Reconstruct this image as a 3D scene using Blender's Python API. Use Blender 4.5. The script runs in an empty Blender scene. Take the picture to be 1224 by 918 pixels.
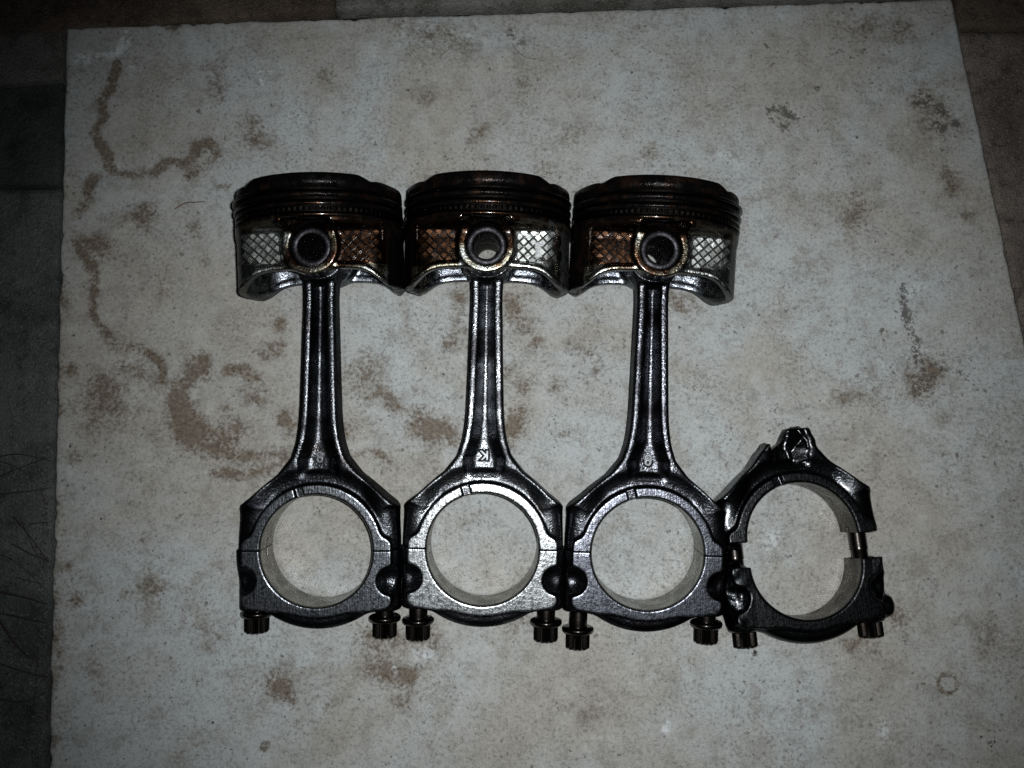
import bpy, math, random
import numpy as np
from mathutils import Vector, Matrix

MM = 0.001
sc = bpy.context.scene
# ------------------------------------------------------------------ camera
CAM_H, CAM_TILT, F_PX = 450.0, 9.3, 1050.0
cam = bpy.data.cameras.new("camera")
cam.sensor_width = 36.0
cam.lens = 36.0 * F_PX / 1224.0
cam.clip_start, cam.clip_end = 0.01, 20.0
camo = bpy.data.objects.new("camera", cam)
sc.collection.objects.link(camo)
camo.location = (0, 0, CAM_H * MM)
camo.rotation_euler = (math.radians(CAM_TILT), 0, 0)
sc.camera = camo
# ------------------------------------------------------------------ dim room + the phone's flash
w = bpy.data.worlds.new("World"); sc.world = w; w.use_nodes = True
bg = w.node_tree.nodes["Background"]
bg.inputs[0].default_value = (0.8, 0.9, 1.0, 1); bg.inputs[1].default_value = 0.012
fl = bpy.data.lights.new("flash", 'SPOT')
fl.energy = 8.7; fl.color = (0.96, 1.0, 0.995)
fl.spot_size = math.radians(87); fl.spot_blend = 1.0; fl.shadow_soft_size = 0.0035
flo = bpy.data.objects.new("flash", fl); sc.collection.objects.link(flo)
flo.location = (0.010, 0.006, 0.449)
flo.rotation_euler = (math.radians(6.8), math.radians(-2.6), 0)
sc.view_settings.view_transform = 'Standard'; sc.view_settings.look = 'None'
sc.view_settings.exposure = 0.0; sc.view_settings.gamma = 1.0
sc.view_settings.use_curve_mapping = False
sc.cycles.use_denoising = False
sc.cycles.caustics_reflective = True
sc.cycles.blur_glossy = 0.3
sc.cycles.sample_clamp_indirect = 3.0
sc.cycles.max_bounces = 8

random.seed(4); rng = np.random.default_rng(4)
COL = sc.collection
_t = math.radians(CAM_TILT)
def B(u, v, z=0.0):
    """measured photo point -> place (mm) on the horizontal plane at height z"""
    d = np.array([u-612.0, (459.0-v)*math.cos(_t)+F_PX*math.sin(_t), (459.0-v)*math.sin(_t)-F_PX*math.cos(_t)])
    k = (z-CAM_H)/d[2]
    return np.array([k*d[0], k*d[1]])

# ------------------------------------------------------------------ node helpers
class NT:
    def __init__(s, name):
        s.m = bpy.data.materials.new(name); s.m.use_nodes = True
        s.t = s.m.node_tree; s.b = s.t.nodes["Principled BSDF"]
        s.co = s.t.nodes.new("ShaderNodeTexCoord").outputs["Object"]
    def n(s, typ, **kw):
        nd = s.t.nodes.new(typ)
        for k, v in kw.items(): setattr(nd, k, v)
        return nd
    def set(s, sock, v):
        if isinstance(v, bpy.types.NodeSocket): s.t.links.new(v, sock)
        elif isinstance(v, (tuple, list)) and len(v) == 3 and sock.type == 'RGBA': sock.default_value = (*v, 1)
        else: sock.default_value = v
    def noise(s, scale, detail=3, rough=0.6, dist=0.0, co=None):
        nd = s.n("ShaderNodeTexNoise"); s.set(nd.inputs["Vector"], co or s.co)
        nd.inputs["Scale"].default_value = scale; nd.inputs["Detail"].default_value = detail
        nd.inputs["Roughness"].default_value = rough; nd.inputs["Distortion"].default_value = dist
        return nd.outputs["Fac"]
    def vor(s, scale, feature='F1', rnd=1.0):
        nd = s.n("ShaderNodeTexVoronoi", feature=feature); s.set(nd.inputs["Vector"], s.co)
        nd.inputs["Scale"].default_value = scale; nd.inputs["Randomness"].default_value = rnd
        return nd.outputs["Distance"]
    def math(s, op, a, b=0.0, c=None, clamp=False):
        nd = s.n("ShaderNodeMath", operation=op, use_clamp=clamp)
        s.set(nd.inputs[0], a); s.set(nd.inputs[1], b)
        if c is not None: s.set(nd.inputs[2], c)
        return nd.outputs[0]
    def ramp(s, v, a, b, lo=0.0, hi=1.0):
        nd = s.n("ShaderNodeMapRange", interpolation_type='SMOOTHSTEP')
        s.set(nd.inputs[0], v)
        for i, x in enumerate((a, b, lo, hi)): nd.inputs[i+1].default_value = x
        return nd.outputs[0]
    def mix(s, f, a, b, blend='MIX'):
        nd = s.n("ShaderNodeMix", data_type='RGBA', blend_type=blend)
        s.set(nd.inputs[0], f); s.set(nd.inputs[6], a); s.set(nd.inputs[7], b)
        return nd.outputs[2]
    def attr(s, name):
        nd = s.n("ShaderNodeAttribute", attribute_name=name)
        sp = s.n("ShaderNodeSeparateColor"); s.t.links.new(nd.outputs["Color"], sp.inputs[0])
        return sp.outputs[0], sp.outputs[1], sp.outputs[2]
    def bump(s, h, strength, dist):
        nd = s.n("ShaderNodeBump"); s.set(nd.inputs["Height"], h)
        nd.inputs["Strength"].default_value = strength; nd.inputs["Distance"].default_value = dist
        s.t.links.new(nd.outputs[0], s.b.inputs["Normal"])
    def out(s, **kw):
        for k, v in kw.items():
            s.set(s.b.inputs[k.replace("_", " ")], v)
        return s.m

def m_forged(name, dark=(0.05, 0.05, 0.055), light=(0.26, 0.27, 0.29), rough=0.30, seed=0.0, bump=.5, coat=0.05):
    N = NT(name)
    mp = N.n("ShaderNodeMapping"); N.set(mp.inputs[0], N.co); mp.inputs["Location"].default_value = (seed, seed*.7, 0)
    co = mp.outputs[0]
    big = N.noise(70, 4, .6, .4, co); g = N.noise(1000, 2, .6, 0, co); g2 = N.noise(520, 2, .6, 0, co)
    c = N.mix(N.ramp(big, .35, .68), light, dark)
    c = N.mix(N.ramp(N.noise(45, 3, .6, .5, co), .56, .72, 0, .35), c, (0.06, 0.042, 0.036))
    N.bump(N.math('ADD', g, N.math('MULTIPLY', g2, .8)), bump, 0.00042)
    return N.out(Base_Color=c, Metallic=1.0, Roughness=N.ramp(big, .3, .7, rough-.04, rough+.1), Specular_Tint=(.22, .22, .23), Coat_Weight=coat, Coat_Roughness=.2)

def m_machined(name, col=(0.5, 0.53, 0.57), dirty=0.4, rough=0.36, seed=0.0):
    N = NT(name)
    mp = N.n("ShaderNodeMapping"); N.set(mp.inputs[0], N.co); mp.inputs["Location"].default_value = (seed, -seed, 0)
    co = mp.outputs[0]
    st = N.n("ShaderNodeMapping"); N.set(st.inputs[0], co); st.inputs["Scale"].default_value = (1, .06, 1)
    st.inputs["Rotation"].default_value = (0, 0, .7)
    br = N.noise(1500, 2, .5, 0, st.outputs[0]); blot = N.noise(90, 5, .65, .6, co); sp = N.noise(800, 3, .7, 0, co)
    c = N.mix(N.math('MULTIPLY', N.ramp(blot, .38, .62), dirty), col, tuple(x*.22 for x in col))
    c = N.mix(N.math('MULTIPLY', N.ramp(sp, .44, .62), .85), c, tuple(x*.16 for x in col))
    c = N.mix(N.ramp(N.noise(320, 3, .7, 0, co), .56, .7, 0, .7), c, (.02, .018, .02))
    N.bump(N.math('ADD', br, N.math('MULTIPLY', sp, 1.6)), .38, 0.00022)
    return N.out(Base_Color=c, Metallic=1.0, Roughness=N.ramp(blot, .3, .7, rough-.05, rough+.07))

def m_plain(name, col, rough, metal=1.0, bs=600, bstr=.3, var=.5, coat=0.0):
    N = NT(name)
    a = N.noise(130, 4, .6, .3); g = N.noise(bs, 3, .6)
    dk = tuple(x*(1-var) for x in col)
    N.bump(g, bstr, 0.00025)
    return N.out(Base_Color=N.mix(N.ramp(a, .35, .68), col, dk), Metallic=metal, Roughness=N.ramp(a, .3, .7, rough, rough+.14), Coat_Weight=coat, Coat_Roughness=.15)

def m_piston(name, seed, bump=.55, extra=0.0):
    """cast aluminium; vertex layer 'grime': r = amber varnish, g = black carbon plus painted dark skirt sides, b = clean polished inside"""
    N = NT(name)
    mp = N.n("ShaderNodeMapping"); N.set(mp.inputs[0], N.co); mp.inputs["Location"].default_value = (seed, seed, seed)
    co = mp.outputs[0]
    r, g, b = N.attr("grime_shade")
    big = N.noise(120, 5, .65, .5, co); fine = N.noise(900, 3, .65, 0, co); mid = N.noise(330, 4, .6, 0, co)
    alu = N.mix(N.ramp(big, .4, .7), (.27, .28, .275), (.16, .158, .145))
    var = N.mix(N.ramp(mid, .38, .66), (.038, .017, .008), (.007, .004, .003))
    fr = N.ramp(N.math('ADD', r, N.math('MULTIPLY', N.math('SUBTRACT', big, .5), .9)), .25, .75)
    c = N.mix(fr, alu, var)
    edge = N.math('MULTIPLY', N.math('MULTIPLY', fr, N.math('SUBTRACT', 1.0, fr)), 2.4, clamp=True)
    c = N.mix(N.math('MULTIPLY', edge, .85), c, (.13, .105, .055))
    fg = N.ramp(N.math('ADD', g, N.math('MULTIPLY', N.math('SUBTRACT', mid, .5), .7)), .3, .8)
    c = N.mix(fg, c, N.mix(N.ramp(big, .5, .68), (.005, .0042, .0042), (.018, .010, .007)))
    c = N.mix(b, c, (.19, .205, .24))
    N.bump(N.math('ADD', fine, mid), bump, 0.0003)
    return N.out(Base_Color=c, Metallic=N.math('SUBTRACT', 1.0, N.math('MULTIPLY', fg, .35)), Specular_Tint=(.3, .3, .3),
                 Roughness=N.math('ADD', N.ramp(mid, .3, .7, .18+extra, .36+extra), N.math('MULTIPLY', fg, N.ramp(N.noise(210, 4, .7, .4, co), .4, .62, -.14, .2))), Specular_IOR_Level=N.math('SUBTRACT', .5, N.math('MULTIPLY', fg, .15)), Coat_Weight=N.math('MULTIPLY', N.math('MULTIPLY', r, .9), N.math('SUBTRACT', 1.0, fg)), Coat_Roughness=.12)

def m_board():
    N = NT("cement_board")
    br, dk, wh = N.attr("stain")
    big = N.noise(9, 5, .6, .8); pat = N.noise(32, 6, .66, .7); mid = N.noise(95, 6, .7, .3); fine = N.noise(520, 4, .75); tiny = N.noise(1500, 2, .7)
    c = N.mix(N.ramp(big, .36, .64), (.375, .393, .398), (.33, .31, .283))
    c = N.mix(N.ramp(pat, .5, .72, 0, .55), c, (.235, .21, .175))
    c = N.mix(N.ramp(pat, .46, .28, 0, .5), c, (.43, .445, .445))
    c = N.mix(N.ramp(mid, .47, .70, 0, .6), c, (.21, .195, .175))
    c = N.mix(N.ramp(mid, .42, .26, 0, .5), c, (.50, .505, .49))
    c = N.mix(N.math('MULTIPLY', N.ramp(fine, .48, .66), N.ramp(pat, .35, .65, .35, .95)), c, (.17, .166, .16))
    c = N.mix(N.ramp(fine, .43, .27, 0, .5), c, (.53, .545, .545))
    c = N.mix(N.math('MULTIPLY', N.ramp(tiny, .52, .70), N.ramp(mid, .3, .65, .25, .8)), c, (.12, .118, .115))
    c = N.mix(N.math('MULTIPLY', N.ramp(N.noise(260, 3, .6), .62, .70), N.ramp(N.noise(48, 3, .6), .4, .6)), c, (.13, .12, .112))
    # pits and dark specks
    spk = N.math('MULTIPLY', N.ramp(N.vor(230), .16, .06), N.ramp(N.noise(60, 3, .6), .45, .62))
    c = N.mix(N.math('MULTIPLY', spk, .8), c, (.085, .08, .08))
    spk2 = N.math('MULTIPLY', N.ramp(N.vor(95), .10, .03), N.ramp(N.noise(37, 2, .6), .5, .6))
    c = N.mix(spk2, c, (.05, .045, .045))
    nb = N.math('ADD', N.math('MULTIPLY', mid, 1.1), N.math('MULTIPLY', fine, .9))
    fb = N.ramp(N.math('MULTIPLY', br, N.ramp(nb, .70, 1.32, .40, 1.6)), .05, .86)
    c = N.mix(N.math('MULTIPLY', fb, .82), c, N.mix(N.ramp(fine, .35, .65), (.145, .106, .072), (.062, .043, .029)))
    fd = N.ramp(N.math('MULTIPLY', dk, N.ramp(nb, .78, 1.25, .1, 2.1)), .2, .95)
    c = N.mix(N.math('MULTIPLY', fd, .85), c, (.07, .065, .06))
    fw = N.ramp(N.math('MULTIPLY', wh, N.ramp(nb, .8, 1.25, 1.6, .0)), .15, 1.2)
    c = N.mix(N.math('MULTIPLY', fw, .75), c, (.60, .63, .67))
    N.bump(N.math('ADD', N.math('MULTIPLY', mid, 1.2), N.math('ADD', fine, N.math('MULTIPLY', spk, -1.5))), .35, 0.0005)
    return N.out(Base_Color=c, Roughness=.85, Specular_IOR_Level=.25)

def m_paving(name, a, b, seed):
    N = NT(name)
    mp = N.n("ShaderNodeMapping"); N.set(mp.inputs[0], N.co); mp.inputs["Location"].default_value = (seed, seed*2, 0)
    co = mp.outputs[0]
    big = N.noise(22, 6, .65, .6, co); mid = N.noise(150, 5, .7, 0, co); fine = N.noise(800, 3, .7, 0, co)
    c = N.mix(N.ramp(big, .35, .68), a, b)
    c = N.mix(N.ramp(mid, .5, .72, 0, .7), c, tuple(x*.35 for x in b))
    c = N.mix(N.ramp(fine, .54, .74, 0, .7), c, tuple(min(1, x*2.0) for x in a))
    c = N.mix(N.ramp(fine, .44, .28, 0, .8), c, tuple(x*.3 for x in b))
    N.bump(N.math('ADD', mid, fine), .9, 0.002)
    return N.out(Base_Color=c, Roughness=.92, Specular_IOR_Level=.2)

# ------------------------------------------------------------------ object helpers
def mesh_from(name, V, F, mats=(), smooth=True):
    me = bpy.data.meshes.new(name)
    me.from_pydata((np.asarray(V, float)*MM).tolist(), [], F if isinstance(F, list) else F.tolist())
    for m in mats: me.materials.append(m)
    if smooth: me.polygons.foreach_set("use_smooth", np.ones(len(me.polygons), bool))
    me.update()
    return me
def link(name, me, parent=None, loc=(0, 0, 0), rot=(0, 0, 0)):
    o = bpy.data.objects.new(name, me); COL.objects.link(o)
    o.location = tuple(c*MM for c in loc); o.rotation_euler = rot
    o.parent = parent
    return o
def tag(o, label=None, cat=None, group=None, kind=None):
    for k, v in (("label", label), ("category", cat), ("group", group), ("kind", kind)):
        if v: o[k] = v
    return o
def color_attr(me, name, rgb):
    a = me.color_attributes.new(name, 'FLOAT_COLOR', 'POINT')
    d = np.ones((len(me.vertices), 4), np.float32); d[:, :3] = rgb
    a.data.foreach_set("color", d.ravel())

# lattice value noise, used for shapes
_lat = np.random.default_rng(11).random((32, 32, 32)).astype(np.float32)
def vnoise(x, y, z, s=1.0):
    x, y, z = np.asarray(x)/s+100.3, np.asarray(y)/s+57.7, np.asarray(z)/s+83.1
    xi, yi, zi = np.floor(x).astype(int), np.floor(y).astype(int), np.floor(z).astype(int)
    fx, fy, fz = x-xi, y-yi, z-zi
    fx, fy, fz = (t*t*(3-2*t) for t in (fx, fy, fz))
    r = 0
    for i in (0, 1):
        for j in (0, 1):
            for k in (0, 1):
                r = r + _lat[(xi+i) % 32, (yi+j) % 32, (zi+k) % 32]*(fx if i else 1-fx)*(fy if j else 1-fy)*(fz if k else 1-fz)
    return r*2-1
def fbm(x, y, z, s, oct=4):
    r, a, t = 0, 1, 0
    for o in range(oct):
        r = r+a*vnoise(x+o*17.3, y-o*9.1, z+o*5.7, s/(2**o)); t += a; a *= .55
    return r/t

# ------------------------------------------------------------------ implicit solids -> quads (surface nets)
def smin(a, b, k): 
    h = np.maximum(k-np.abs(a-b), 0)/k
    return np.minimum(a, b)-h*h*k*.25
def smax(a, b, k): return -smin(-a, -b, k)
def rbox(dx, dy, r):
    """rounded corner of two half-space distances"""
    return np.minimum(np.maximum(dx+r, dy+r), 0)+np.hypot(np.maximum(dx+r, 0), np.maximum(dy+r, 0))-r

def nets(fn, lo, hi, h):
    ax = [np.arange(a-h*1.37, b+h*1.9, h) for a, b in zip(lo, hi)]
    X, Y, Z = np.meshgrid(*ax, indexing='ij', sparse=True)
    F = np.broadcast_to(fn(X, Y, Z), tuple(len(a) for a in ax)).astype(np.float32)
    S = F < 0
    n0, n1, n2 = (k-1 for k in S.shape)
    cnt = np.zeros((n0, n1, n2), np.int8)
    for i in (0, 1):
        for j in (0, 1):
            for k in (0, 1): cnt += S[i:i+n0, j:j+n1, k:k+n2]
    act = (cnt > 0) & (cnt < 8)
    idx = -np.ones(act.shape, np.int64); I, J, K = np.nonzero(act); idx[I, J, K] = np.arange(len(I))
    P = np.zeros((len(I), 3)); c = np.zeros(len(I))
    cs = [(i, j, k) for i in (0, 1) for j in (0, 1) for k in (0, 1)]
    for a in cs:
        for b in cs:
            if sum(b)-sum(a) == 1 and all(q >= p for p, q in zip(a, b)):
                fa = F[I+a[0], J+a[1], K+a[2]]; fb = F[I+b[0], J+b[1], K+b[2]]
                m = (fa < 0) != (fb < 0)
                t = np.where(m, fa/np.where(m, fa-fb, 1), 0)
                for q in range(3): P[:, q] += m*(a[q]+t*(b[q]-a[q]))
                c += m
    P = (P/c[:, None]+np.stack([I, J, K], 1))*h+np.array([a[0] for a in ax])
    for it in range(3):
        e = .05
        f0 = fn(*P.T)
        g = np.stack([(fn(*(P+d).T)-fn(*(P-d).T))/(2*e) for d in np.eye(3)*e], 1)
        st = -(f0/np.maximum((g*g).sum(1), .05))[:, None]*g
        l = np.linalg.norm(st, axis=1, keepdims=True)
        P = P+st*np.minimum(1, .4*h/np.maximum(l, 1e-9))
    Q = []
    def quads(m, sh):
        i, j, k = np.nonzero(m[0]); s = m[1][i, j, k]
        q = np.stack([idx[i+d[0], j+d[1], k+d[2]] for d in sh], 1)
        q[~s] = q[~s][:, ::-1]
        Q.append(q[(q >= 0).all(1)])
    m = S[:-1, 1:-1, 1:-1] != S[1:, 1:-1, 1:-1]; quads((m, S[:-1, 1:-1, 1:-1]), [(0, 0, 0), (0, 1, 0), (0, 1, 1), (0, 0, 1)])
    m = S[1:-1, :-1, 1:-1] != S[1:-1, 1:, 1:-1]; quads((m, S[1:-1, :-1, 1:-1]), [(0, 0, 0), (0, 0, 1), (1, 0, 1), (1, 0, 0)])
    m = S[1:-1, 1:-1, :-1] != S[1:-1, 1:-1, 1:]; quads((m, S[1:-1, 1:-1, :-1]), [(0, 0, 0), (1, 0, 0), (1, 1, 0), (0, 1, 0)])
    return P, np.concatenate(Q)

def lathe(prof, n, axis='y', rfun=None, arc=None):
    """prof: list of (r, t) closed or open; returns V,F turned about the axis"""
    th = np.linspace(0, 2*math.pi, n, endpoint=False) if arc is None else np.linspace(arc[0], arc[1], n)
    V = []
    for (r, t) in prof:
        for a in th:
            rr = r if rfun is None else rfun(r, t, a)
            x, z = rr*math.cos(a), rr*math.sin(a)
            V.append((x, t, -z) if axis == 'y' else (x, z, t))
    F = []
    m = n if arc is None else n-1
    for i in range(len(prof)-1):
        for j in range(m):
            k = (j+1) % n
            F.append([i*n+j, i*n+k, (i+1)*n+k, (i+1)*n+j])
    return V, F

# ================================================================== the setting
BL, BR, TR, TL = (-216, -260), (309.6, -260), (246.3, 292.5), (-248.5, 275)
def build_board():
    nu, nv = 420, 440
    u, v = np.meshgrid(np.linspace(0, 1, nu), np.linspace(0, 1, nv), indexing='ij')
    c = [np.array(q, float) for q in (BL, BR, TR, TL)]
    P = ((1-u)*(1-v))[..., None]*c[0]+(u*(1-v))[..., None]*c[1]+(u*v)[..., None]*c[2]+((1-u)*v)[..., None]*c[3]
    x, y = P[..., 0], P[..., 1]
    # ragged border
    for (t, ax, sg) in ((u, 0, 1), (1-u, 0, -1), (1-v, 1, -1)):
        fall = np.clip(1-t/.012, 0, 1)
        jag = 1.0*fbm(x, y, 0*x, 14, 4)+.9*np.maximum(fbm(x+50, y, 0*x, 4.5, 2), 0)**1.5*2
        P[..., ax] += sg*fall*jag*(1.15 if sg > 0 or ax == 1 else .6)
    x, y = P[..., 0].copy(), P[..., 1].copy()
    e = np.minimum(np.minimum(u, 1-u), np.minimum(1-v, 1))
    z = .18*fbm(x, y, 0*x, 40, 3) - .9*np.clip(1-e/.0035, 0, 1)**2 - 0.2
    V = np.stack([x, y, z], -1).reshape(-1, 3)
    id_ = np.arange(nu*nv).reshape(nu, nv)
    F = np.stack([id_[:-1, :-1], id_[1:, :-1], id_[1:, 1:], id_[:-1, 1:]], -1).reshape(-1, 4)
    # side walls
    rim = np.concatenate([id_[:, 0], id_[-1, 1:], id_[-2::-1, -1], id_[0, -2:0:-1]])
    low = V[rim]+[0, 0, 0]; low[:, 2] = -11
    low[:, :2] *= .998
    base = len(V)
    k = np.arange(len(rim)); k2 = (k+1) % len(rim)
    W = np.stack([rim[k], base+k, base+k2, rim[k2]], 1)
    V = np.concatenate([V, low]); F = np.concatenate([F, W])
    me = mesh_from("board", V, F, [m_board()])
    # ---- stains (their own shapes): polylines measured on the photograph: points, width px, strength
    br = [([(140,75),(131,108),(121,121),(126,137),(114,163),(131,183),(134,199)], 7, .75),
          ([(134,199),(147,206),(170,212),(183,209),(203,193),(225,196)], 6, .7), ([(225,196),(235,176),(252,173),(258,186),(242,199),(225,209)], 8, .6),
          ([(248,212),(258,222),(271,224)], 3, .6), ([(114,212),(101,229),(108,242),(92,258)], 7, .62), ([(168,261)], 20, .55), ([(95,292),(111,288),(125,300)], 14, .5),
          ([(206,27)], 10, .6), ([(255,85),(258,112)], 15, .42), ([(300,150),(306,168)], 18, .42), ([(386,87)], 13, .45), ([(235,278),(232,272)], 9, .35),
          ([(480,35),(520,40),(560,45)], 22, .36), ([(612,39)], 16, .4), ([(629,98)], 11, .45), ([(575,150),(565,168)], 9, .45), ([(508,120)], 16, .36), ([(776,183)], 14, .36), ([(684,163)], 14, .33), ([(653,200)],18,.3),
          ([(98,300),(111,320),(113,349)], 7, .8), ([(111,349),(111,378),(124,401),(137,416)], 5, .62), ([(137,416),(163,418),(183,427),(196,440),(193,460)], 6, .6),
          ([(150,440),(180,460)], 18, .42), ([(124,470),(130,490)], 30, .48), ([(235,440)], 17, .85), ([(245,430),(225,455),(209,470)], 10, .8),
          ([(209,470),(216,503),(235,522),(261,535),(281,512)], 15, .95), ([(281,512),(272,495)], 10, .6), ([(275,440),(290,446),(304,452)], 8, .85), ([(333,386)], 10, .85), ([(317,424),(325,415)], 14, .55),
          ([(307,470)], 18, .5), ([(340,502),(345,515)], 12, .55), ([(258,561),(294,565),(327,558),(346,552)], 7, .55), ([(261,542),(294,545),(340,542)], 9, .62), ([(200,495),(195,520)], 16, .42),
          ([(70,488)], 8, .7), ([(85,548)], 10, .55), ([(88,444)], 9, .5), ([(247,313)], 9, .5), ([(190,350)],10,.3),
          ([(440,440),(425,458),(448,470)], 20, .48), ([(460,475),(470,490)], 11, .72), ([(417,510)], 14, .5), ([(418,547),(440,543),(455,546),(464,555)], 5, .62),
          ([(505,505),(520,515)], 19, .68), ([(528,510),(545,526)], 9, .8), ([(548,350),(550,385)], 13, .5), ([(536,408)], 14, .58), ([(500,470)],12,.3), ([(520,560)],14,.3),
          ([(612,500),(606,520)], 15, .95), ([(625,462)], 12, .6), ([(645,407),(632,415)], 8, .55), ([(610,365),(632,390)], 18, .45), ([(600,440)], 18, .42), ([(660,460),(645,450)], 14, .36), ([(680,415),(712,425),(716,445)], 8, .38), ([(672,525)], 12, .36),
          ([(800,355),(822,372)], 17, .4), ([(1023,261),(1030,245)], 22, .42), ([(1102,118)], 17, .7), ([(1118,140)], 30, .42), ([(1102,452),(1108,440)], 17, .6), ([(1095,470)],12,.4), ([(1134,203),(1140,225)], 14, .45), ([(925,278)], 9, .45), ([(1154,255)], 9, .5),
          ([(1000,480),(1040,462)], 22, .28), ([(975,318)], 25, .25), ([(93,716)], 10, .75), ([(150,709)], 7, .55), ([(185,700)],22,.35), ([(340,825),(332,815)], 16, .62), ([(346,832)],11,.7), ([(395,843)], 8, .55), ([(315,889)], 5, .8), ([(83,677)], 5, .7), ([(255,757)],18,.33), ([(108,800)],14,.35),
          ([(449,775),(452,800),(470,815),(492,812)], 14, .6), ([(440,765),(480,770),(510,765)], 14, .5), ([(478,838)], 13, .4), ([(620,745)], 18, .33), ([(1072,736)], 22, .36), ([(1040,770),(1022,775)], 14, .42), ([(1090,689)],13,.3), ([(960,835)], 20, .3), ([(1150,520)],40,.24), ([(1190,760)],40,.24), ([(700,860)],30,.25),
          ([(1000,25),(1080,35)], 18, .4), ([(70,330),(75,400),(68,480)], 9, .35), ([(66,600),(64,700),(66,820)], 10, .36), ([(66,880)], 16, .4)]
    dk = [([(925,132),(937,128),(950,137)], 8, .95), ([(937,150)], 8, .9), ([(926,140)], 7, .8), ([(978,105)], 4, .95), ([(961,140)], 2.5, 1.1), ([(1104,122)], 15, .8), ([(1124,150)], 11, .95), ([(1128,130)], 11, .75), ([(1142,148)], 6, .8), ([(1090,100)], 9, .6), ([(985,62),(1000,63)], 9, .5), ([(1033,62)], 6, .65), ([(1023,262)], 7, .45),
          ([(612,36),(620,52)], 8, .6), ([(1076,336),(1082,375),(1095,408),(1102,440)], 7, .8), ([(1118,437),(1177,460)], 5, .42), ([(1104,448),(1100,462)], 16, .55), ([(1106,480)], 9, .5), ([(450,402),(455,408)], 7, .5), ([(191,329)], 6, .45), ([(93,716)], 7, .35), ([(1185,892)], 4, 1.0), ([(1183,870)], 2, .7),
          ([(902,779)], 4, 1.1), ([(895,776)], 2, 1.0), ([(1022,775)], 3, .6), ([(887,505)], 4, .5), ([(949,432)], 5, .45), ([(964,630)], 5, .55), ([(530,420)], 4, .6), ([(889,440)],5,.4), ([(900,362)], 5, .5), ([(1149,470)], 3, .8), ([(773,635)], 5, .4), ([(240,525),(262,530)], 5, .4), ([(992,508)],4,.5),([(850,560)],4,.45),([(210,30)],6,.5),([(553,590)],3,.6)]
    wh = [([(90,72),(110,68),(140,62)], 10, .7), ([(155,40),(148,55)], 9, .7), ([(160,80)], 12, .5), ([(300,92),(314,101)], 3, .9), ([(308,86),(325,87)], 2, .9), ([(865,185),(880,192)], 14, .5), ([(795,870)], 7, .9), ([(800,862)], 4, .8), ([(1059,889),(1056,870)], 9, .55), ([(920,655),(925,640)], 13, .5), ([(1085,350),(1100,340)], 12, .5), ([(500,785),(515,780)], 9, .5), ([(930,20)], 8, .5), ([(1127,10)],9,.5), ([(360,140)], 25, .3), ([(450,380)], 40, .25), ([(1035,320)], 4, .7), ([(500,380)],35,.25), ([(700,600)],30,.25), ([(650,705)],5,.5), ([(560,40)],6,.6), ([(150,435)],7,.6), ([(475,800)],12,.5), ([(330,510)],10,.3)]
    n = nu*nv
    xs, ys = V[:n, 0], V[:n, 1]
    wx = xs+3.6*fbm(xs, ys, 0*xs+3, 16, 4)+1.0*fbm(xs, ys, 0*xs+9, 4, 2); wy = ys+3.6*fbm(xs, ys, 0*xs+31, 16, 4)+1.0*fbm(xs, ys, 0*xs+77, 4, 2)
    chan = np.zeros((len(V), 3), np.float32)
    for ci, lst in enumerate((br, dk, wh)):
        for pts, wpx, s in lst:
            q = np.array([B(*p) for p in pts]); wd = wpx/2.33
            lo, hi = q.min(0)-wd*5-6, q.max(0)+wd*5+6
            m = np.nonzero((xs > lo[0]) & (xs < hi[0]) & (ys > lo[1]) & (ys < hi[1]))[0]
            if not len(m): continue
            px, py = wx[m], wy[m]; d = np.full(len(m), 1e9)
            for a, b in zip(q, q[1:] if len(q) > 1 else q):
                ab = b-a; L2 = max(ab@ab, 1e-9)
                t = np.clip(((px-a[0])*ab[0]+(py-a[1])*ab[1])/L2, 0, 1)
                d = np.minimum(d, np.hypot(px-a[0]-t*ab[0], py-a[1]-t*ab[1]))
            chan[m, ci] = np.maximum(chan[m, ci], s*(np.exp(-(d/wd)**2)+(.30*np.exp(-(d/(wd*2.1))**2) if ci == 0 else 0)))
    chan[:n, 0] *= .62+.75*np.clip(.5+fbm(xs+9, ys, 0*xs+50, 13, 3), 0, 1.2)
    # tide ring left by a wet washer
    c = B(1133, 817); d = np.hypot((xs-c[0])*1.05+.15*fbm(xs, ys, 0*xs, 6), ys-c[1])
    chan[:n, 0] = np.maximum(chan[:n, 0], .85*np.exp(-((d-4.6)/1.3)**2))
    color_attr(me, "stain", chan)
    o = link("board", me)
    tag(o, "stained pale grey cement board carrying all the engine parts", "board")
    return o
build_board()

ground_mat = m_paving("dark_soil", (.016, .014, .012), (.010, .009, .008), 3)
V, F = [], []
S = 2500
gv = [(-S, -S, -11.3), (S, -S, -11.3), (S, S, -11.3), (-S, S, -11.3)]
ground = link("ground", mesh_from("ground", gv, [[0, 1, 2, 3]], [ground_mat], False)); tag(ground, kind="structure")

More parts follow.
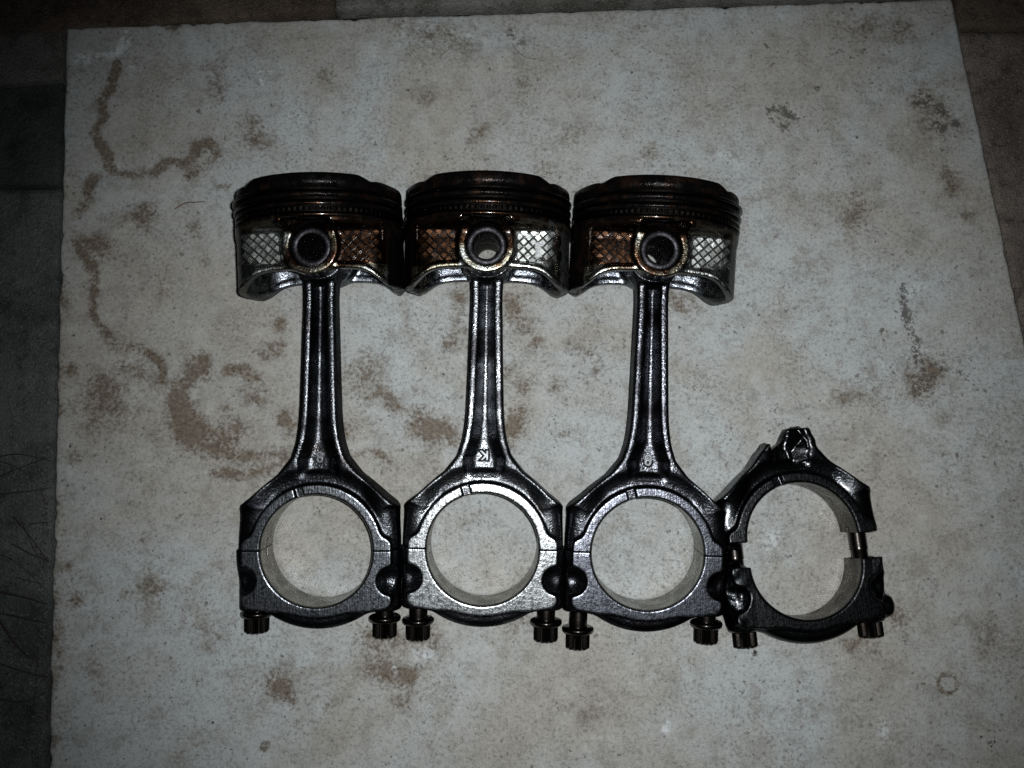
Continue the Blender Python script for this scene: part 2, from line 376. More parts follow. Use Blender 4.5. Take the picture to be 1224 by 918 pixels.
def slab(poly, top, mat, seed, n=90):
    """paving slab: quad outline (BL, BR, TR, TL) with worn ragged rim"""
    c = [np.array(q, float) for q in poly]
    u, v = np.meshgrid(np.linspace(0, 1, n), np.linspace(0, 1, n), indexing='ij')
    P = ((1-u)*(1-v))[..., None]*c[0]+(u*(1-v))[..., None]*c[1]+(u*v)[..., None]*c[2]+((1-u)*v)[..., None]*c[3]
    x, y = P[..., 0], P[..., 1]
    e = np.minimum(np.minimum(u, 1-u), np.minimum(v, 1-v))
    ed = np.clip(1-e/.015, 0, 1)
    P = P+(ed*1.1)[..., None]*np.stack([fbm(x+seed, y, 0*x, 9, 3), fbm(x, y+seed, 0*x+5, 9, 3)], -1)
    z = top+.5*fbm(x+seed*7, y, 0*x, 45, 4)+.25*fbm(x, y+seed, 0*x, 7, 3)-1.4*ed**2
    V = np.concatenate([np.stack([P[..., 0], P[..., 1], z], -1).reshape(-1, 3)])
    i = np.arange(n*n).reshape(n, n)
    F = np.stack([i[:-1, :-1], i[1:, :-1], i[1:, 1:], i[:-1, 1:]], -1).reshape(-1, 4)
    rim = np.concatenate([i[:, 0], i[-1, 1:], i[-2::-1, -1], i[0, -2:0:-1]])
    low = V[rim].copy(); low[:, 2] = -11.5
    k = np.arange(len(rim)); k2 = (k+1) % len(rim); b = len(V)
    W = np.stack([rim[k], b+k, b+k2, rim[k2]], 1)
    return link("paving_slab", mesh_from("paving_slab", np.concatenate([V, low]), np.concatenate([F, W]), [mat]), ground)
def lx(y): return -248.5+(275-y)*(32.5/535)      # board's left edge
def rx(y): return 246.3+(292.5-y)*(63.3/552.5)
pv_l = m_paving("paving_grey_green", (.115, .12, .118), (.046, .049, .048), 1.3)
pv_d = m_paving("paving_mossy", (.058, .062, .060), (.024, .026, .025), 5.1)
pv_t = m_paving("paving_brown", (.11, .085, .068), (.048, .035, .028), 8.7)
pv_b = m_paving("paving_pale", (.14, .14, .13), (.06, .058, .052), 2.2)
pv_s = m_paving("paving_strip", (.17, .165, .155), (.075, .07, .062), 2.2)
pv_r = m_paving("paving_warm", (.185, .155, .138), (.08, .064, .057), 7.7)
g = 1.9
slab([(-420, -270), (lx(-270)-g, -270), (lx(180)-g, 181), (-420, 181)], -1.6, pv_l, 1, 130)
slab([(-420, 183.5), (lx(183)-g, 183.5), (lx(238)-g, 243), (-420, 226)], -1.8, pv_d, 2)
slab([(-420, 228), (lx(240)-g, 245), (lx(275)-g, 276), (-420, 252)], -1.4, pv_b, 3)
slab([(-420, 256.5), (-100, 286.4), (-100, 420), (-420, 420)], -.9, pv_t, 4)
slab([(-99, 286.6), (252, 298.4), (252, 420), (-99, 420)], -.9, pv_s, 5)
slab([(rx(278)+g*.7, 276), (470, 272), (470, 420), (254, 420)], -.8, pv_t, 6)
slab([(rx(-270)+g*.5, -270), (470, -270), (470, 270), (rx(273)+g*.5, 274)], -1.4, pv_r, 7, 130)

# ================================================================== connecting rod
LROD = 142.0
BX, BRAD = 31.0, 7.7
_ys = np.linspace(-5, 170, 1400)
_w = np.interp(_ys, [-5, 0, 19.5, 21, 25, 32.3, 36.5, 44.3, 52, 62, 80, 100, 122, 134, 170], [38.9, 38.9, 38.7, 37.4, 32, 24, 19.3, 13.1, 10.7, 9.4, 8.8, 8.3, 7.7, 8.6, 9])
_k = np.exp(-np.linspace(-2, 2, 21)**2); _k /= _k.sum()
_w1 = np.convolve(np.pad(_w, 10, mode='edge'), _k, 'valid')
_kk = np.exp(-np.linspace(-2, 2, 161)**2); _kk /= _kk.sum()
_w2 = np.convolve(np.pad(_w, 80, mode='edge'), _kk, 'valid')
_b = np.clip((_ys-42)/16, 0, 1); _w = _w1*(1-_b)+_w2*_b
_dw = np.gradient(_w, _ys)
def rod_h(ax, y):
    """half height of the forged body (flanges and the hollow channel)"""
    w = np.interp(y, _ys, _w)
    cw = np.clip(w-4.3, .5, 9.6)
    e = (cw-ax)/np.minimum(cw, 6.5); e = .5*(e+np.sqrt(e*e+.012))
    tx = np.clip(e, 0, 1); ty = np.clip((y-33.2)/9.5, 0, 1)*np.clip((131-y)/6, 0, 1)
    hf = 8.6-1.2*np.clip((y-60)/60, 0, 1)
    q = np.clip((41-np.hypot(ax, y))/8, 0, 1); hf = hf-3.2*q*q*(3-2*q)
    return hf-5.4*(1-(1-tx)**2.2)*(1-(1-ty)**2.4)
def rod_sdf(x, y, z):
    ax, az = np.abs(x), np.abs(z); r = np.hypot(x, y)
    w = np.interp(y, _ys, _w); dw = np.interp(y, _ys, _dw)
    d2 = (ax-w)/np.sqrt(1+dw*dw)
    body = np.maximum(smax(d2, az-rod_h(ax, y), 2.6), 22-y)*.85
    web = smax(np.maximum(d2, r-36.5), az-5.6, 2.5)
    boss = smax(np.hypot(ax-BX, z)-BRAD-.5, d2, 2.4)
    f = smax(smin(smin(body, web, 3), boss, 5), d2-.05, 1.2)
    small = smax(np.hypot(x, y-LROD)-13.5, az-10, 1.5)
    f = smin(f, small, 3)
    face = smin(r-31.3, rbox(ax-35.4, y-5.6, 3), 4.5)
    f = smin(f, smax(face, az-12, .7), 1.6)
    f = np.maximum(f, 26.3+np.maximum(az-10.9, 0)*.8-r)
    f = np.maximum(f, 9.5-np.hypot(x, y-LROD))
    nx, ny = x*.955+y*.297, -x*.297+y*.955      # oil groove in the upper face
    f = np.maximum(f, -smax(np.maximum(np.abs(nx-.3)-2.2, np.abs(ny-29)-5), 8.6-z, .5))
    bolt = np.hypot(ax-BX, z)-4.6
    f = np.maximum(f, -np.maximum(bolt, y-18))
    return np.maximum(f, .14-y)
def cap_sdf(x, y, z):
    ax, az = np.abs(x), np.abs(z); r = np.hypot(x, y)
    body = smax(smax(np.hypot(x*.96, y)-38.0, az-8.8, 5), ax-39.0, 1)
    boss = smax(np.hypot(ax-BX, z)-BRAD-.3, -29.6-y, 1.2)
    f = smin(body, boss, 3)
    face = smin(r-31.5, rbox(ax-35.5, -28.9-y+.15*np.maximum(ax-23, 0), 3.6), 3.0)
    sx = np.maximum(35.2-ax, 0)
    face = smax(face, 6.5-np.hypot(sx, y+14.2), 2.2)
    f = smin(f, smax(face, az-12, .7), 1.4)
    sc_ = np.sqrt(sx*sx+(y+14.2)**2+((az-12.4)*.95)**2)-6.4
    f = smax(f, -sc_, 1.2)
    f = np.maximum(f, 26.3+np.maximum(az-10.9, 0)*.8-r)
    f = np.maximum(f, -(np.hypot(ax-BX, z)-4.6))
    return np.maximum(f, y+.14)
_cut = ([-45, -14, -12.6, -8.9, -8.2, -6, -3, 0, 1.5, 7, 11, 12.6, 14.5, 45], [60, 60, 47, 47.2, 42.8, 44.5, 46, 51, 53, 54.2, 53.2, 50.5, 62, 62])
def broken_sdf(x, y, z):
    n = fbm(x, y, z, 8, 2); n2 = vnoise(x, y, z, 2.6)
    top = np.clip((y-38)/8, 0, 1)
    xs = x-top*np.clip((y-40)/6, 0, 1)*1.6                # the stub is bent to the right
    f = rod_sdf(xs, y, z)
    xr, yr = (x-6.4)*.97+(y-46)*.22, -(x-6.4)*.22+(y-46)*.97
    lump = np.maximum(np.abs(xr)-6.2, np.maximum(np.abs(yr)-9, np.abs(z-.8)-8.4))
    for nx_, ny_, nz_, dd in ((.55, .35, .75, 6.1), (-.6, .45, .66, 5.6), (.1, .72, .68, 7.6), (-.25, -.2, .95, 7.2), (.8, -.1, .6, 6.0), (-.8, .55, -.2, 6.6), (.5, .85, -.1, 8.0)):
        lump = np.maximum(lump, xr*nx_+yr*ny_+(z-.8)*nz_-dd)
    n3 = vnoise(y, z, x, 2.0)
    f = smin(f, lump, 1.2)+top*(n*.55+n2*.30)
    c = y-np.interp(x, *_cut)-n*1.2-n2*.8-n3*.35+.10*np.abs(z)
    f = smax(f, c*.7, .3)
    f = smax(f, 1.7-np.sqrt((x+1.2)**2+(y-43)**2+(z-4.5)**2), .4)   # small pit
    f = f+np.clip((np.abs(x)-33)/4, 0, 1)*(n*.5)
    chip = np.clip((x-30)/4, 0, 1)*np.maximum(vnoise(x+7, y, z, 3.0)+.1, 0)*2.0
    L = np.clip((-x-26.5)/3, 0, 1)
    tear = np.sqrt((x+33)**2+((y-2)*.75)**2+(z-1)**2)-6.2+n*1.2+n2*.7
    f = np.where(x < 0, smin(f, tear, 2), f)
    return np.maximum(np.maximum(f, 26.3-np.hypot(x, y)), .14-y+chip-L*(4.2+2.5*n2))
def broken_cap_sdf(x, y, z):
    n = fbm(x+40, y, z, 9, 2); n2 = vnoise(x, y+9, z, 2.8)
    f = cap_sdf(x, y, z)
    L = np.clip((-x-27)/4, 0, 1); R_ = np.clip((x-31)/4, 0, 1)
    blob = np.sqrt((x+33)**2+((y+14)*.55)**2+(z*1.0)**2)-8.0
    f = smin(f, smax(blob, np.abs(z)-9.5, 2), 3)
    tooth = np.sqrt((x-39)**2+((y+24)*.7)**2+(z-2)**2)-3.6
    f = smin(f, tooth, 2)
    f = f+L*(n*1.5+n2*.3)+R_*(n*1.0+n2*.3)
    f = np.maximum(f, 26.3+np.maximum(np.abs(z)-10.9, 0)*.8-np.hypot(x, y))
    chip = np.clip((x-24)/6, 0, 1)*np.maximum(vnoise(x, y, z, 3.2)+.15, 0)*2.2
    rag = np.sqrt((x+33)**2+((y+1)*.8)**2+(z-2)**2)-6.4+n*1.4+n2*.9
    f = np.where(x < 0, smin(f, rag, 2), f)
    f = np.maximum(f, 26.3-np.hypot(x, y))
    return np.maximum(f, y+.14+.5*(L+R_)*n+chip-L*(3.2+2.6*n2))

HS = 0.55
def make_steel(name, fn, lo, hi):
    P, Q = nets(fn, lo, hi, HS)
    me = mesh_from(name, P, Q)
    for i in range(3): me.materials.append(None)
    c = P[Q].mean(1); r = np.hypot(c[:, 0], c[:, 1])
    zz = np.abs(P[Q][:, :, 2]).min(1)
    mi = np.zeros(len(Q), np.int32)
    mi[(zz > 11.55) & (r > 26.7)] = 1
    mi[(r < 26.75) & (c[:, 1] < 60)] = 2
    if len(mi) == len(me.polygons): me.polygons.foreach_set("material_index", mi)
    return me
rod_me = make_steel("connecting_rod", rod_sdf, (-40, 0, -12.2), (40, 157, 12.2))
cap_me = make_steel("rod_cap", cap_sdf, (-40, -39, -12.2), (40, 0, 12.2))
brod_me = make_steel("broken_rod_end", broken_sdf, (-43, -8, -13.5), (41, 57, 13.5))
bcap_me = make_steel("damaged_rod_cap", broken_cap_sdf, (-45, -40, -13), (45, 7, 13))
def skin(o, *mats):
    for i, m in enumerate(mats):
        o.material_slots[i].link = 'OBJECT'; o.material_slots[i].material = m
    return o

# ================================================================== bolts
def bolt_meshes():
    V, F = lathe([(0, 47), (3.6, 47), (4.4, 46)]+[(4.4 if i % 2 else 4.0, 45.6-.5*i) for i in range(28)]+[(3.9, 31), (3.9, 8), (4.4, 6), (4.4, -.1)], 36)
    shank = mesh_from("bolt", V, F)
    V, F = lathe([(3.5, 0), (7.0, 0), (7.5, -.35), (7.7, -.9), (7.6, -1.9), (7.1, -2.6), (6.1, -3.1), (5.3, -3.3)], 48)
    fl = mesh_from("flange", V, F)
    def star(r, t, a):
        k = (a*12/(2*math.pi)) % 1
        return r*(1+.10*(1-2*abs(k-.5)*2)) if r > 3.6 else r
    V, F = lathe([(5.35, -3.0), (5.35, -9.2), (5.2, -9.9), (4.7, -10.3), (3.4, -10.35), (3.0, -9.6), (0, -9.4)], 144, rfun=star)
    hd = mesh_from("bolt_head", V, F)
    hd.polygons.foreach_set("use_smooth", np.zeros(len(hd.polygons), bool))
    return shank, fl, hd
bolt_shank, bolt_flange, bolt_head = bolt_meshes()
m_bolt = m_plain("oily_bolt_steel", (.022, .018, .016), .28, 1, 700, .35, .6, .5)
for me in (bolt_shank, bolt_flange, bolt_head): me.materials.append(m_bolt)
def bolt(parent, x, y, off, spin=0.0):
    # shank runs through cap and rod
    o = link("bolt", bolt_shank, parent, (x+off[0], y+off[1], off[2]), (0, spin, 0))
    link("flange", bolt_flange, o); link("bolt_head", bolt_head, o)
    return o

# ================================================================== piston (origin: pin centre, axis +y, pin along z)
RS, PZ, PT = 39.7, 25.6, 3.6
def arch_y(ax): return -10.0-np.interp(ax, [0, 10, 18.4, 22, 25.6, 28, 30.4, 32, 34.4, 37], [0, 0, .4, .9, 2, 3.4, 5.4, 6.8, 8.3, 8.8])
def piston_sdf(x, y, z):
    ax, az = np.abs(x), np.abs(z); r = np.hypot(x, z)
    # panels bow in slightly towards the crown
    pz = PZ+.9*np.clip((y-4)/8, 0, 1)
    outer = smax(r-RS, az-pz, 5)
    inner = smax(r-RS+PT, az-PZ+3.6, 7)
    shell = smax(outer, -inner, 1.0)
    shell = smax(shell, np.maximum(y-12.5, arch_y(ax)-y), 1.0)
    bd = np.hypot(x, y)
    boss = smax(smax(bd-12.9, az-PZ-2.0, .9), 11.5-az, 1)
    f = smin(shell, boss, 3.0)
    neck = smax(smax(r-RS+1.0, np.abs(y-11)-2.2, 2), az-38, 2)   # fillet under the ring belt
    f = smin(f, neck, 4.5)
    ledge = smax(smax(outer-.8, np.abs(y-arch_y(ax)-1.0)-1.0, .7), -inner, .5)
    ledge = smax(ledge, ax-36, 1)
    f = smin(f, ledge, 1.4)
    ch = 9.45+np.maximum(az-PZ-1.5, 0)*.6
    f = np.maximum(f, ch-bd)
    return f
P, Q = nets(piston_sdf, (-40, -19, -40), (40, 13.5, 40), .62)
keep = ~((P[Q][:, :, 1].mean(1) > 12.2))
Q = Q[keep]
# ring belt and crown: turned part with grooves and valve notches
prof = [(26, 11.2), (36, 11.0), (39.0, 11.1), (39.75, 11.5), (39.8, 12.6), (37.4, 12.8), (37.4, 16.0), (39.8, 16.2), (39.8, 17.9), (37.2, 18.1), (37.2, 20.0), (39.7, 20.2), (39.7, 22.3), (37.2, 22.5), (37.2, 24.4), (39.6, 24.6),
        (39.5, 27.6), (39.4, 29.6), (39.1, 30.6), (38.4, 31.0), (34, 31.1), (28, 31.3), (14, 31.5), (0.01, 31.5)]
HV, HF = lathe(prof, 240)
HV = np.array(HV)
axn = np.abs(HV[:, 0])/39.5
drop = np.interp(axn, [0, .60, .66, .73, .78, .83, .93, 1.0], [0, 0, .9, 2.3, 1.6, 1.5, 1.6, 1.2])
top = np.clip((HV[:, 1]-26)/4.5, 0, 1)*np.clip((np.hypot(HV[:, 0], HV[:, 2])-16)/10, 0, 1)
HV[:, 1] -= drop*top
PV = np.concatenate([P, HV]); PF = np.concatenate([Q, np.array(HF)+len(P)])
print("piston verts", len(PV), "rod verts", len(rod_me.vertices))

def ring_mesh(name, y0, y1, r1, gap_a, n=220, wave=False):
    g = .55/r1
    rf = None
    if wave: rf = lambda r, t, a: r-(.35*(0.5+0.5*math.sin(a*95)) if (r > 39 and y0+.7 < t < y1-.7) else 0)
    if wave: pr = [(37.8, y0), (r1, y0), (r1, y0+.55), (r1-.8, y0+.6), (r1-.45, y0+.8), (r1-.45, y1-.8), (r1-.8, y1-.6), (r1, y1-.55), (r1, y1), (37.8, y1)]; n = 760
    else: pr = [(37.6, y0), (r1-.25, y0), (r1, y0+.25), (r1, y1-.25), (r1-.25, y1), (37.6, y1)]
    V, F = lathe(pr, n, arc=(gap_a+g, gap_a+2*math.pi-g), rfun=rf)
    return mesh_from(name, V, F, smooth=False)
ring_a = ring_mesh("piston_ring", 22.75, 24.15, 40.35, 2.2)
ring_b = ring_mesh("piston_ring", 18.35, 19.8, 40.3, 4.0)
ring_c = ring_mesh("oil_ring", 12.95, 15.9, 40.3, 5.2, wave=True)
V, F = lathe([(6.3, 24), (6.5, 24.3), (9.0, 24.3), (9.35, 23.8), (9.35, -23.8), (9.0, -24.3), (6.5, -24.3), (6.3, -24), (6.3, 24)], 72, axis='z')
pin_me = mesh_from("wrist_pin", V, [f[::-1] for f in F])

# crosshatched pad: raised lozenges between diagonal grooves
def clip_poly(poly, xmin, xmax, ymin, ymax):
    for ax, lim, s in ((0, xmin, 1), (0, xmax, -1), (1, ymin, 1), (1, ymax, -1)):
        out = []
        for a, b in zip(poly, poly[1:]+poly[:1]):
            ia, ib = (a[ax]-lim)*s >= 0, (b[ax]-lim)*s >= 0
            if ia: out.append(a)
            if ia != ib:
                t = (lim-a[ax])/(b[ax]-a[ax]); out.append((a[0]+t*(b[0]-a[0]), a[1]+t*(b[1]-a[1])))
        poly = out
        if not poly: return []
    return poly
def pad_mesh(sgn):
    V, F = [], []
    s, gr = 3.05, .22
    x0, x1, y0, y1 = 14.2, 32.6, -7.6, 6.6
    ca, sa = math.cos(math.radians(43)), math.sin(math.radians(43))
    def proj(x, y, lift):
        zf = PZ+.9*min(max((y-4)/8, 0), 1)
        # follow the rounded corner towards the skirt
        over = max(0, x-27.2)
        return (sgn*x, y, zf+lift-.055*over*over)
    for i in range(-12, 24):
        for j in range(-20, 20):
            cx, cy = ((i+.5)*ca-(j+.5)*sa)*s, ((i+.5)*sa+(j+.5)*ca)*s
            tops = []
            for inset in (gr, gr+.26):
                h = s/2-inset
                q = [(cx+(a*ca-b*sa)*h, cy+(a*sa+b*ca)*h) for a, b in ((-1, -1), (1, -1), (1, 1), (-1, 1))]
                p = .26*(inset-gr)/.26
                tops.append(clip_poly(q, x0+p, x1-p, y0+p, y1-p))
            a, b = tops
            if len(a) < 3 or len(b) != len(a): continue
            wob = random.uniform(-.06, .08)
            k = len(V); n = len(a)
            tx, ty = random.gauss(0, .032), random.gauss(0, .032)
            V += [proj(x, y, -.35) for x, y in a]+[proj(x, y, .20+wob) for x, y in a]+[proj(x, y, .50+wob+tx*(x-cx)+ty*(y-cy)) for x, y in b]
            for q in range(n):
                q2 = (q+1) % n
                F.append([k+q, k+q2, k+n+q2, k+n+q]); F.append([k+n+q, k+n+q2, k+2*n+q2, k+2*n+q])
            F.append([k+2*n+q for q in range(n)])
    if sgn < 0: F = [f[::-1] for f in F]
    return V, F
pads = {s: pad_mesh(s) for s in (1, -1)}

def glyph(ch, size, ex=.7, offs=.06):
    cu = bpy.data.curves.new("stamped_mark", 'FONT'); cu.body = ch; cu.size = size*MM
    cu.extrude = ex*MM; cu.bevel_depth = .16*MM; cu.bevel_resolution = 2; cu.offset = offs*MM
    cu.align_x = 'CENTER'; cu.align_y = 'CENTER'; cu.resolution_u = 4
    o = bpy.data.objects.new("tmp", cu); COL.objects.link(o)
    dg = bpy.context.evaluated_depsgraph_get()
    me = bpy.data.meshes.new_from_object(o.evaluated_get(dg)); me.name = "stamped_mark"
    bpy.data.objects.remove(o)
    return me

m_ringm = m_plain("oily_ring_steel", (.015, .013, .012), .28, 1, 400, .6, .7, .2)
m_pin = m_plain("pin_steel", (.045, .044, .05), .36, 1, 900, .7, .7)

ASSY_TILT = math.radians(8.1)
m_mark = m_plain("mark_steel", (.20, .205, .22), .34, 1, 800, .3, .4)
GS = {"8": 7.6, "K": 6.3}
m_mark_shade = m_plain("mark_shade_black", (.004, .004, .0045), .86, 0, 300, .2, .3)
def assembly(name, ox, oy, yaw, pyaw, seed, clean, forged, machined, bore, mark, bolts, ringshift, label, g):
    root = bpy.data.objects.new(name, None); COL.objects.link(root)
    root.empty_display_size = .02
    rot = Matrix.Rotation(math.radians(yaw), 4, 'Z') @ Matrix.Rotation(ASSY_TILT, 4, 'X')
    foot = Vector((0, -31.0, -12.0))                 # where the cap touches the board
    base = Vector((ox, oy, 16.25)) + (rot @ foot)
    root.matrix_world = Matrix.Translation(base*MM) @ rot
    off = -foot
    tag(root, label, "piston", g)
    rod = skin(link("connecting_rod", rod_me, root, off), forged, machined, bore)
    hz = float(rod_h(np.array([0.0]), np.array([44.0]))[0])
    gm = glyph(mark, GS[mark]); gm.materials.append(m_mark)
    mk = link("stamped_mark", gm, rod, (0, 44.2, hz+.25), (math.radians(-3), 0, math.pi))
    mo = glyph(mark, GS[mark], .45, .85); mo.materials.append(m_mark_shade)  # dark underlay paints in the shade round the mark's steep sides
    link("shade_outline", mo, rod, (0, 44.2, hz+.1), (math.radians(-3), 0, math.pi))
    skin(link("rod_cap", cap_me, root, off), forged, machined, bore)
    for sx, out, spin in bolts:
        bolt(root, sx*BX, -29.7-out, off, spin)
    # piston
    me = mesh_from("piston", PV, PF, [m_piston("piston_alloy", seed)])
    x, y, z = PV.T; nP = len(P)
    r = np.hypot(x, z); az = np.abs(z)
    side = np.sign(x)*clean
    nz = fbm(x+seed*31, y, z, 14, 3)
    varn = np.clip(.62-.62*np.clip(side*(np.abs(x)-9)/6, -1, 1), 0, 1)
    varn = np.where(np.abs(x) < 12.5, .55+nz*.5, varn)
    k_ = np.clip((y+11)/4, 0, 1); varn = varn*(.35+.65*k_)+.1*(1-k_)
    bo = np.clip((14-np.hypot(x, y))/1.2, 0, 1)*np.clip((az-PZ+1.5)/1.0, 0, 1); varn = varn+bo*(.22+.3*nz)
    varn = varn+np.clip((y-5)/6, 0, .5)+nz*.22
    carb_shade = np.clip((y-7.5)/6, 0, 1)*.75+.25*np.clip((np.hypot(x, y)-15)/4, 0, 1)*(y > 7)
    belt = np.clip(1-np.abs(x)/17, 0, 1)*np.clip((25-y)/8, 0, 1)*(y > 10)
    carb_shade = np.clip(carb_shade-belt*(.42+.9*nz), 0, 1)
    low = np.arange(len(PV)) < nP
    carb_shade = np.where(low, np.maximum(carb_shade, np.clip((np.abs(x)-32)/3.5, 0, 1)*np.where(side > 0, .5, 1.0)), carb_shade)  # skirt sides blackened in colour, where bare metal would mirror the dark room
    carb_shade = np.where(low, np.maximum(carb_shade, bo*(.42+.35*nz)), carb_shade)
    gro = low & (np.abs(np.abs(x)-23.4) < 9.4) & (np.abs(y+.5) < 7.2) & (az > PZ-1.5)
    carb_shade = np.where(gro, np.maximum(carb_shade, .7), carb_shade)
    inside = ((np.arange(len(PV)) < nP) & (np.maximum(r-RS+PT+.6, az-PZ+2.6) < 0) & (np.hypot(x, y) > 12)).astype(float)
    color_attr(me, "grime_shade", np.stack([np.clip(varn, 0, 1), carb_shade*(1-inside), inside*.85], 1))
    pis = link("piston", me, root, off+Vector((0, LROD, 0)), (0, 0, math.radians(pyaw-yaw)))
    for k, (rm, nm) in enumerate(((ring_a, "piston_ring"), (ring_b, "piston_ring"), (ring_c, "oil_ring"))):
        if not rm.materials: rm.materials.append(m_ringm)
        link(nm, rm, pis, (ringshift[k], 0, 0))
    if not pin_me.materials: pin_me.materials.append(m_pin)
    link("wrist_pin", pin_me, pis)
    pad_mat = m_piston("pad_alloy", seed, .3, .14)
    for s in (-1, 1):
        pm = mesh_from("crosshatch_pad", *pads[s], mats=[pad_mat], smooth=False)
        q = np.array(pads[s][0])
        v = np.clip(.62-.70*s*clean+.25*fbm(q[:, 0]+seed*31, q[:, 1], q[:, 2], 12, 3), 0, 1)
        color_attr(pm, "grime_shade", np.stack([v, np.zeros(len(v))+.05, 0*v], 1))
        link("crosshatch_pad", pm, pis)
    return root, pis

fA = m_forged("forged_steel_a", (.014, .014, .017), (.072, .076, .084), .27, .11)
fB = m_forged("forged_steel_b", (.022, .022, .025), (.13, .135, .145), .27, .43)
fC = m_forged("forged_steel_c", (.014, .0135, .0165), (.072, .074, .084), .27, .77)
mA = m_machined("machined_face_a", (.29, .305, .34), .75, .30, .2)  # same steel, dimmer colour: weaker flash reflection painted in, as on the third
mB = m_machined("machined_face_b", (.62, .64, .66), .5, .29, .5)  # lighter copy: the stronger flash reflection is put into its base colour
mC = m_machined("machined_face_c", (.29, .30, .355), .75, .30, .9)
bore = m_plain("bore_steel", (.34, .335, .31), .33, 1, 500, .06, .35)
GRP = "pistons on their connecting rods"
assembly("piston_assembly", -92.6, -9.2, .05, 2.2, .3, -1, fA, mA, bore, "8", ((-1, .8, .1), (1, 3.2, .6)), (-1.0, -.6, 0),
         "leftmost piston and rod, its clean silver crosshatched pad left of the pin hole", GRP)
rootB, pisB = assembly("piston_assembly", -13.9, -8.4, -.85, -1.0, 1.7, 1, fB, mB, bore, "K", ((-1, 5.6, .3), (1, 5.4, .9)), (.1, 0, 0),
         "middle piston and rod with the brightest machined face around its big end", GRP)
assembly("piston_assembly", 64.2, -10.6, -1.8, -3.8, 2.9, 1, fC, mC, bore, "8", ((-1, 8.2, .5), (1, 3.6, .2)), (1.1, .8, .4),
         "piston and rod beside the broken rod end, its left bolt backed out furthest", GRP)
# cast mark on the middle piston's clean pad
def box(x0, x1, y0, y1, z0, z1, b=.12):
    V = [(x0, y0, z0), (x1, y0, z0), (x1, y1, z0), (x0, y1, z0), (x0+b, y0+b, z1), (x1-b, y0+b, z1), (x1-b, y1-b, z1), (x0+b, y1-b, z1)]
    return V, [[0, 1, 5, 4], [1, 2, 6, 5], [2, 3, 7, 6], [3, 0, 4, 7], [4, 5, 6, 7], [3, 2, 1, 0]]
V, F = [], []
for b in (box(22.4, 26.4, -.6, 1.6, PZ-.1, PZ+.62), box(22.5, 25.8, -5.6, -.95, PZ-.1, PZ+.55)):
    F += [[i+len(V) for i in f] for f in b[1]]; V += b[0]
link("stamped_mark", mesh_from("stamped_mark", V, F, [m_plain("bare_alloy", (.22, .22, .23), .4)], False), pisB)

# ================================================================== broken rod end with its cap
fD = m_forged("oily_black_forged", (.012, .012, .013), (.035, .037, .042), .2, 1.3, .45, .5)
mD = m_machined("oily_black_face", (.045, .047, .05), .7, .32, 1.4)
bD = m_plain("oily_bore", (.13, .128, .115), .3, 1, 500, .15, .5)
root = bpy.data.objects.new("broken_rod", None); COL.objects.link(root); root.empty_display_size = .02
root.location = (.1393, -.0076, 0); root.rotation_euler = (0, 0, math.radians(4.7))
tag(root, "black oily rod end snapped off its beam, gap between it and its cap", "broken rod")
skin(link("rod_end", brod_me, root, (0, 3.0, 12.3), (math.radians(.6), 0, 0)), fD, mD, bD)
skin(link("rod_cap", bcap_me, root, (0, -8.8, 12.2), (0, 0, 0)), fD, mD, bD)
bolt(root, -BX+.4, -36.4, Vector((0, 0, 12.2)), .3); bolt(root, BX-.6, -36.6, Vector((0, 0, 12.2)), .8)

# ================================================================== small litter
def tube(pts, r, taper=.5, seg=6, sub=6):
    p = np.array(pts, float); n = len(p)
    t = np.linspace(0, n-1, (n-1)*sub+1); i = np.clip(t.astype(int), 0, n-2); f = (t-i)[:, None]
    a, b, c, d = p[np.maximum(i-1, 0)], p[i], p[i+1], p[np.minimum(i+2, n-1)]
    q = .5*((2*b)+(-a+c)*f+(2*a-5*b+4*c-d)*f**2+(-a+3*b-3*c+d)*f**3)
    V, F = [], []
    for k, pt in enumerate(q):
        dr = q[min(k+1, len(q)-1)]-q[max(k-1, 0)]; dr /= max(np.linalg.norm(dr), 1e-9)
        s = np.cross(dr, [0, 0, 1]); s /= max(np.linalg.norm(s), 1e-9); u = np.cross(s, dr)
        rr = r*(1-taper*k/len(q))
        for j in range(seg):
            an = 2*math.pi*j/seg; V.append(pt+rr*(math.cos(an)*s+math.sin(an)*u))
    for k in range(len(q)-1):
        for j in range(seg): F.append([k*seg+j, k*seg+(j+1) % seg, (k+1)*seg+(j+1) % seg, (k+1)*seg+j])
    return V, F
m_stalk = m_plain("dry_stalk", (.022, .013, .010), .8, 0, 400, .3, .5)
stalks = [([(-8, 548), (22, 543), (61, 551)], .36), ([(-8, 573), (30, 557), (61, 546)], .34), ([(-8, 591), (37, 587), (61, 583)], .36), ([(17, 618), (37, 642), (59, 672)], .33),
          ([(-5, 550), (26, 561), (45, 581)], .25), ([(37, 626), (59, 624)], .3), ([(-8, 706), (30, 714), (57, 722)], .5), ([(-8, 731), (30, 739), (57, 745)], .42), ([(-6, 730), (18, 768), (37, 787)], .7),
          ([(-8, 790), (26, 802), (57, 809)], .35), ([(-8, 832), (18, 839), (41, 835), (57, 826)], .34), ([(46, 772), (44, 812), (41, 848)], .28), ([(44, 750), (57, 764)], .32), ([(15, 650), (41, 664), (59, 670)], .36),
          ([(36, 720), (57, 742)], .28), ([(20, 690), (50, 698)], .26), ([(25, 620), (40, 655), (56, 690)], .24), ([(-8, 660), (20, 672), (50, 700)], .26)]
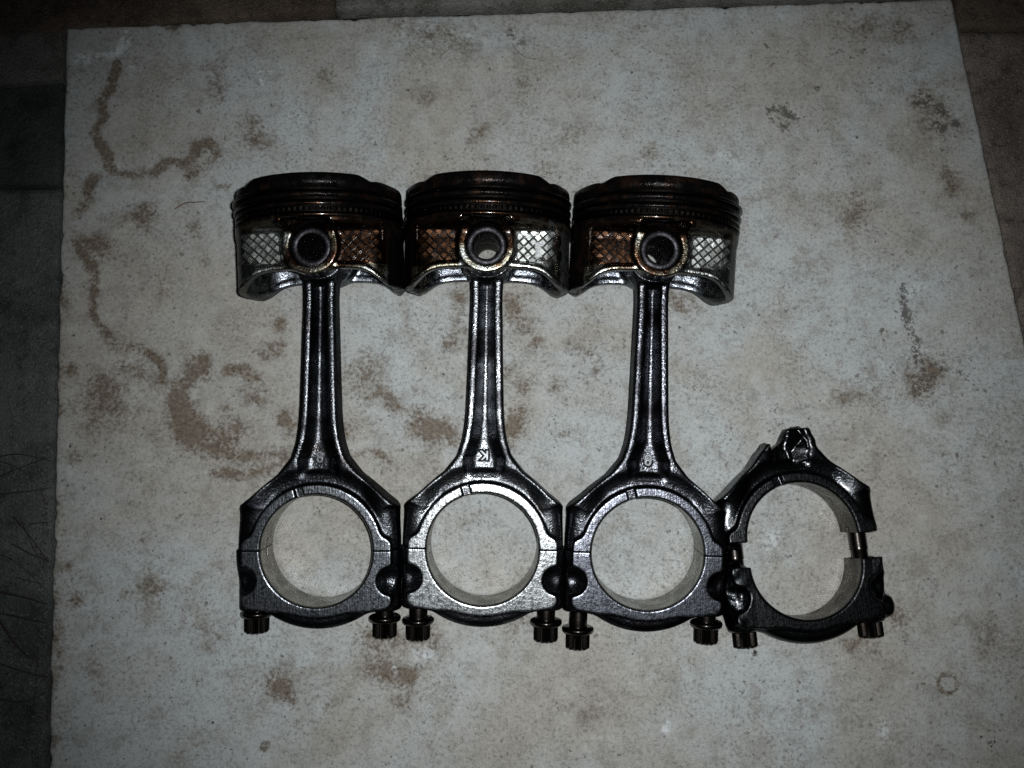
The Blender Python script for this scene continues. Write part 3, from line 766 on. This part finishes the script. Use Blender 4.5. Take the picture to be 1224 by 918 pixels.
for k, (pts, r) in enumerate(stalks):
    q = [(*B(u, v, -1), -.9+r+.25*math.sin(k*1.7+j*2)) for j, (u, v) in enumerate(pts)]
    c = np.array(q[0])*[1, 1, 0]
    o = link("dry_stalk", mesh_from("dry_stalk", *tube([np.array(p)-c for p in q], r), mats=[m_stalk]), None, c)
    tag(o, "thickest dark dry stalk on the paving left of the board" if k == 8 else "thin dark dry stalk on the paving left of the board", "dry stalk", "dry stalks left of the board")
q = [np.array((*B(u, v), .35)) for u, v in ((209, 250), (222, 243), (233, 242), (245, 241))]
tag(link("twig", mesh_from("twig", *tube([p-q[0]*[1, 1, 0] for p in q], .34, .3), mats=[m_plain("twig_brown", (.11, .055, .035), .7, 0)]), None, q[0]*[1, 1, 0]),
    "short brown twig on the board, above left of the leftmost piston", "twig")
q = [np.array((*B(u, v), .25)) for u, v in ((612, 52), (622, 65), (634, 70), (650, 69))]
tag(link("hair", mesh_from("hair", *tube([p-q[0]*[1, 1, 0] for p in q], .13, .3), mats=[m_stalk]), None, q[0]*[1, 1, 0]),
    "fine curved hair on the board near its top edge", "hair")
# loose grit on the board
V, F = [], []
oct_v = np.array([(1, 0, 0), (0, 1, 0), (-1, 0, 0), (0, -1, 0), (0, 0, .8), (0, 0, -.6)])
oct_f = [(0, 1, 4), (1, 2, 4), (2, 3, 4), (3, 0, 4), (1, 0, 5), (2, 1, 5), (3, 2, 5), (0, 3, 5)]
spots = [(rng.uniform(80, 1180), rng.uniform(30, 910), rng.uniform(.12, .34)) for _ in range(170)]
spots += [(902, 779, 1.0), (895, 776, .5), (961, 140, .6), (978, 104, .8), (660, 498, .4), (766, 452, .4), (445, 480, .45), (803, 505, .5), (131, 529, .5), (1185, 892, .9), (148, 907, .5), (222, 675, .4), (913, 230, .5), (1022, 799, .5), (167, 417, .5)]
for (u, v, r) in spots:
    p = B(u, v); a = rng.uniform(.7, 1.3, (6, 1)); an = rng.uniform(0, 6.28)
    ro = np.array([[math.cos(an), -math.sin(an), 0], [math.sin(an), math.cos(an), 0], [0, 0, 1]])
    k = len(V); V += list((oct_v*a*[1, .7, .6]*r)@ro.T+[p[0], p[1], r*.25]); F += [[k+i for i in f] for f in oct_f]
gr = link("grit", mesh_from("grit", V, F, [m_plain("black_grit", (.03, .028, .027), .6, 0)], False))
tag(gr, "scattered dark grit on the cement board", "grit", kind="stuff")

V, F = [], []
for k in range(420):
    v = rng.uniform(560, 900); u = rng.uniform(-5, 60) if k % 3 else 57-rng.exponential(6)
    r = rng.uniform(.2, .75)*(1.4 if k % 29 == 0 else 1)
    p = B(u, v, -1); a = rng.uniform(.6, 1.4, (6, 1)); an = rng.uniform(0, 6.28)
    ro = np.array([[math.cos(an), -math.sin(an), 0], [math.sin(an), math.cos(an), 0], [0, 0, 1]])
    q = len(V); V += list((oct_v*a*[1.3, .7, .6]*r)@ro.T+[p[0], p[1], -1.2+r*.3]); F += [[q+i for i in f] for f in oct_f]
de = link("soil_crumbs", mesh_from("soil_crumbs", V, F, [m_plain("soil", (.05, .038, .03), .9, 0, 500, .4, .7)], False))
tag(de, "dark soil crumbs on the paving left of the board", "soil", kind="stuff")
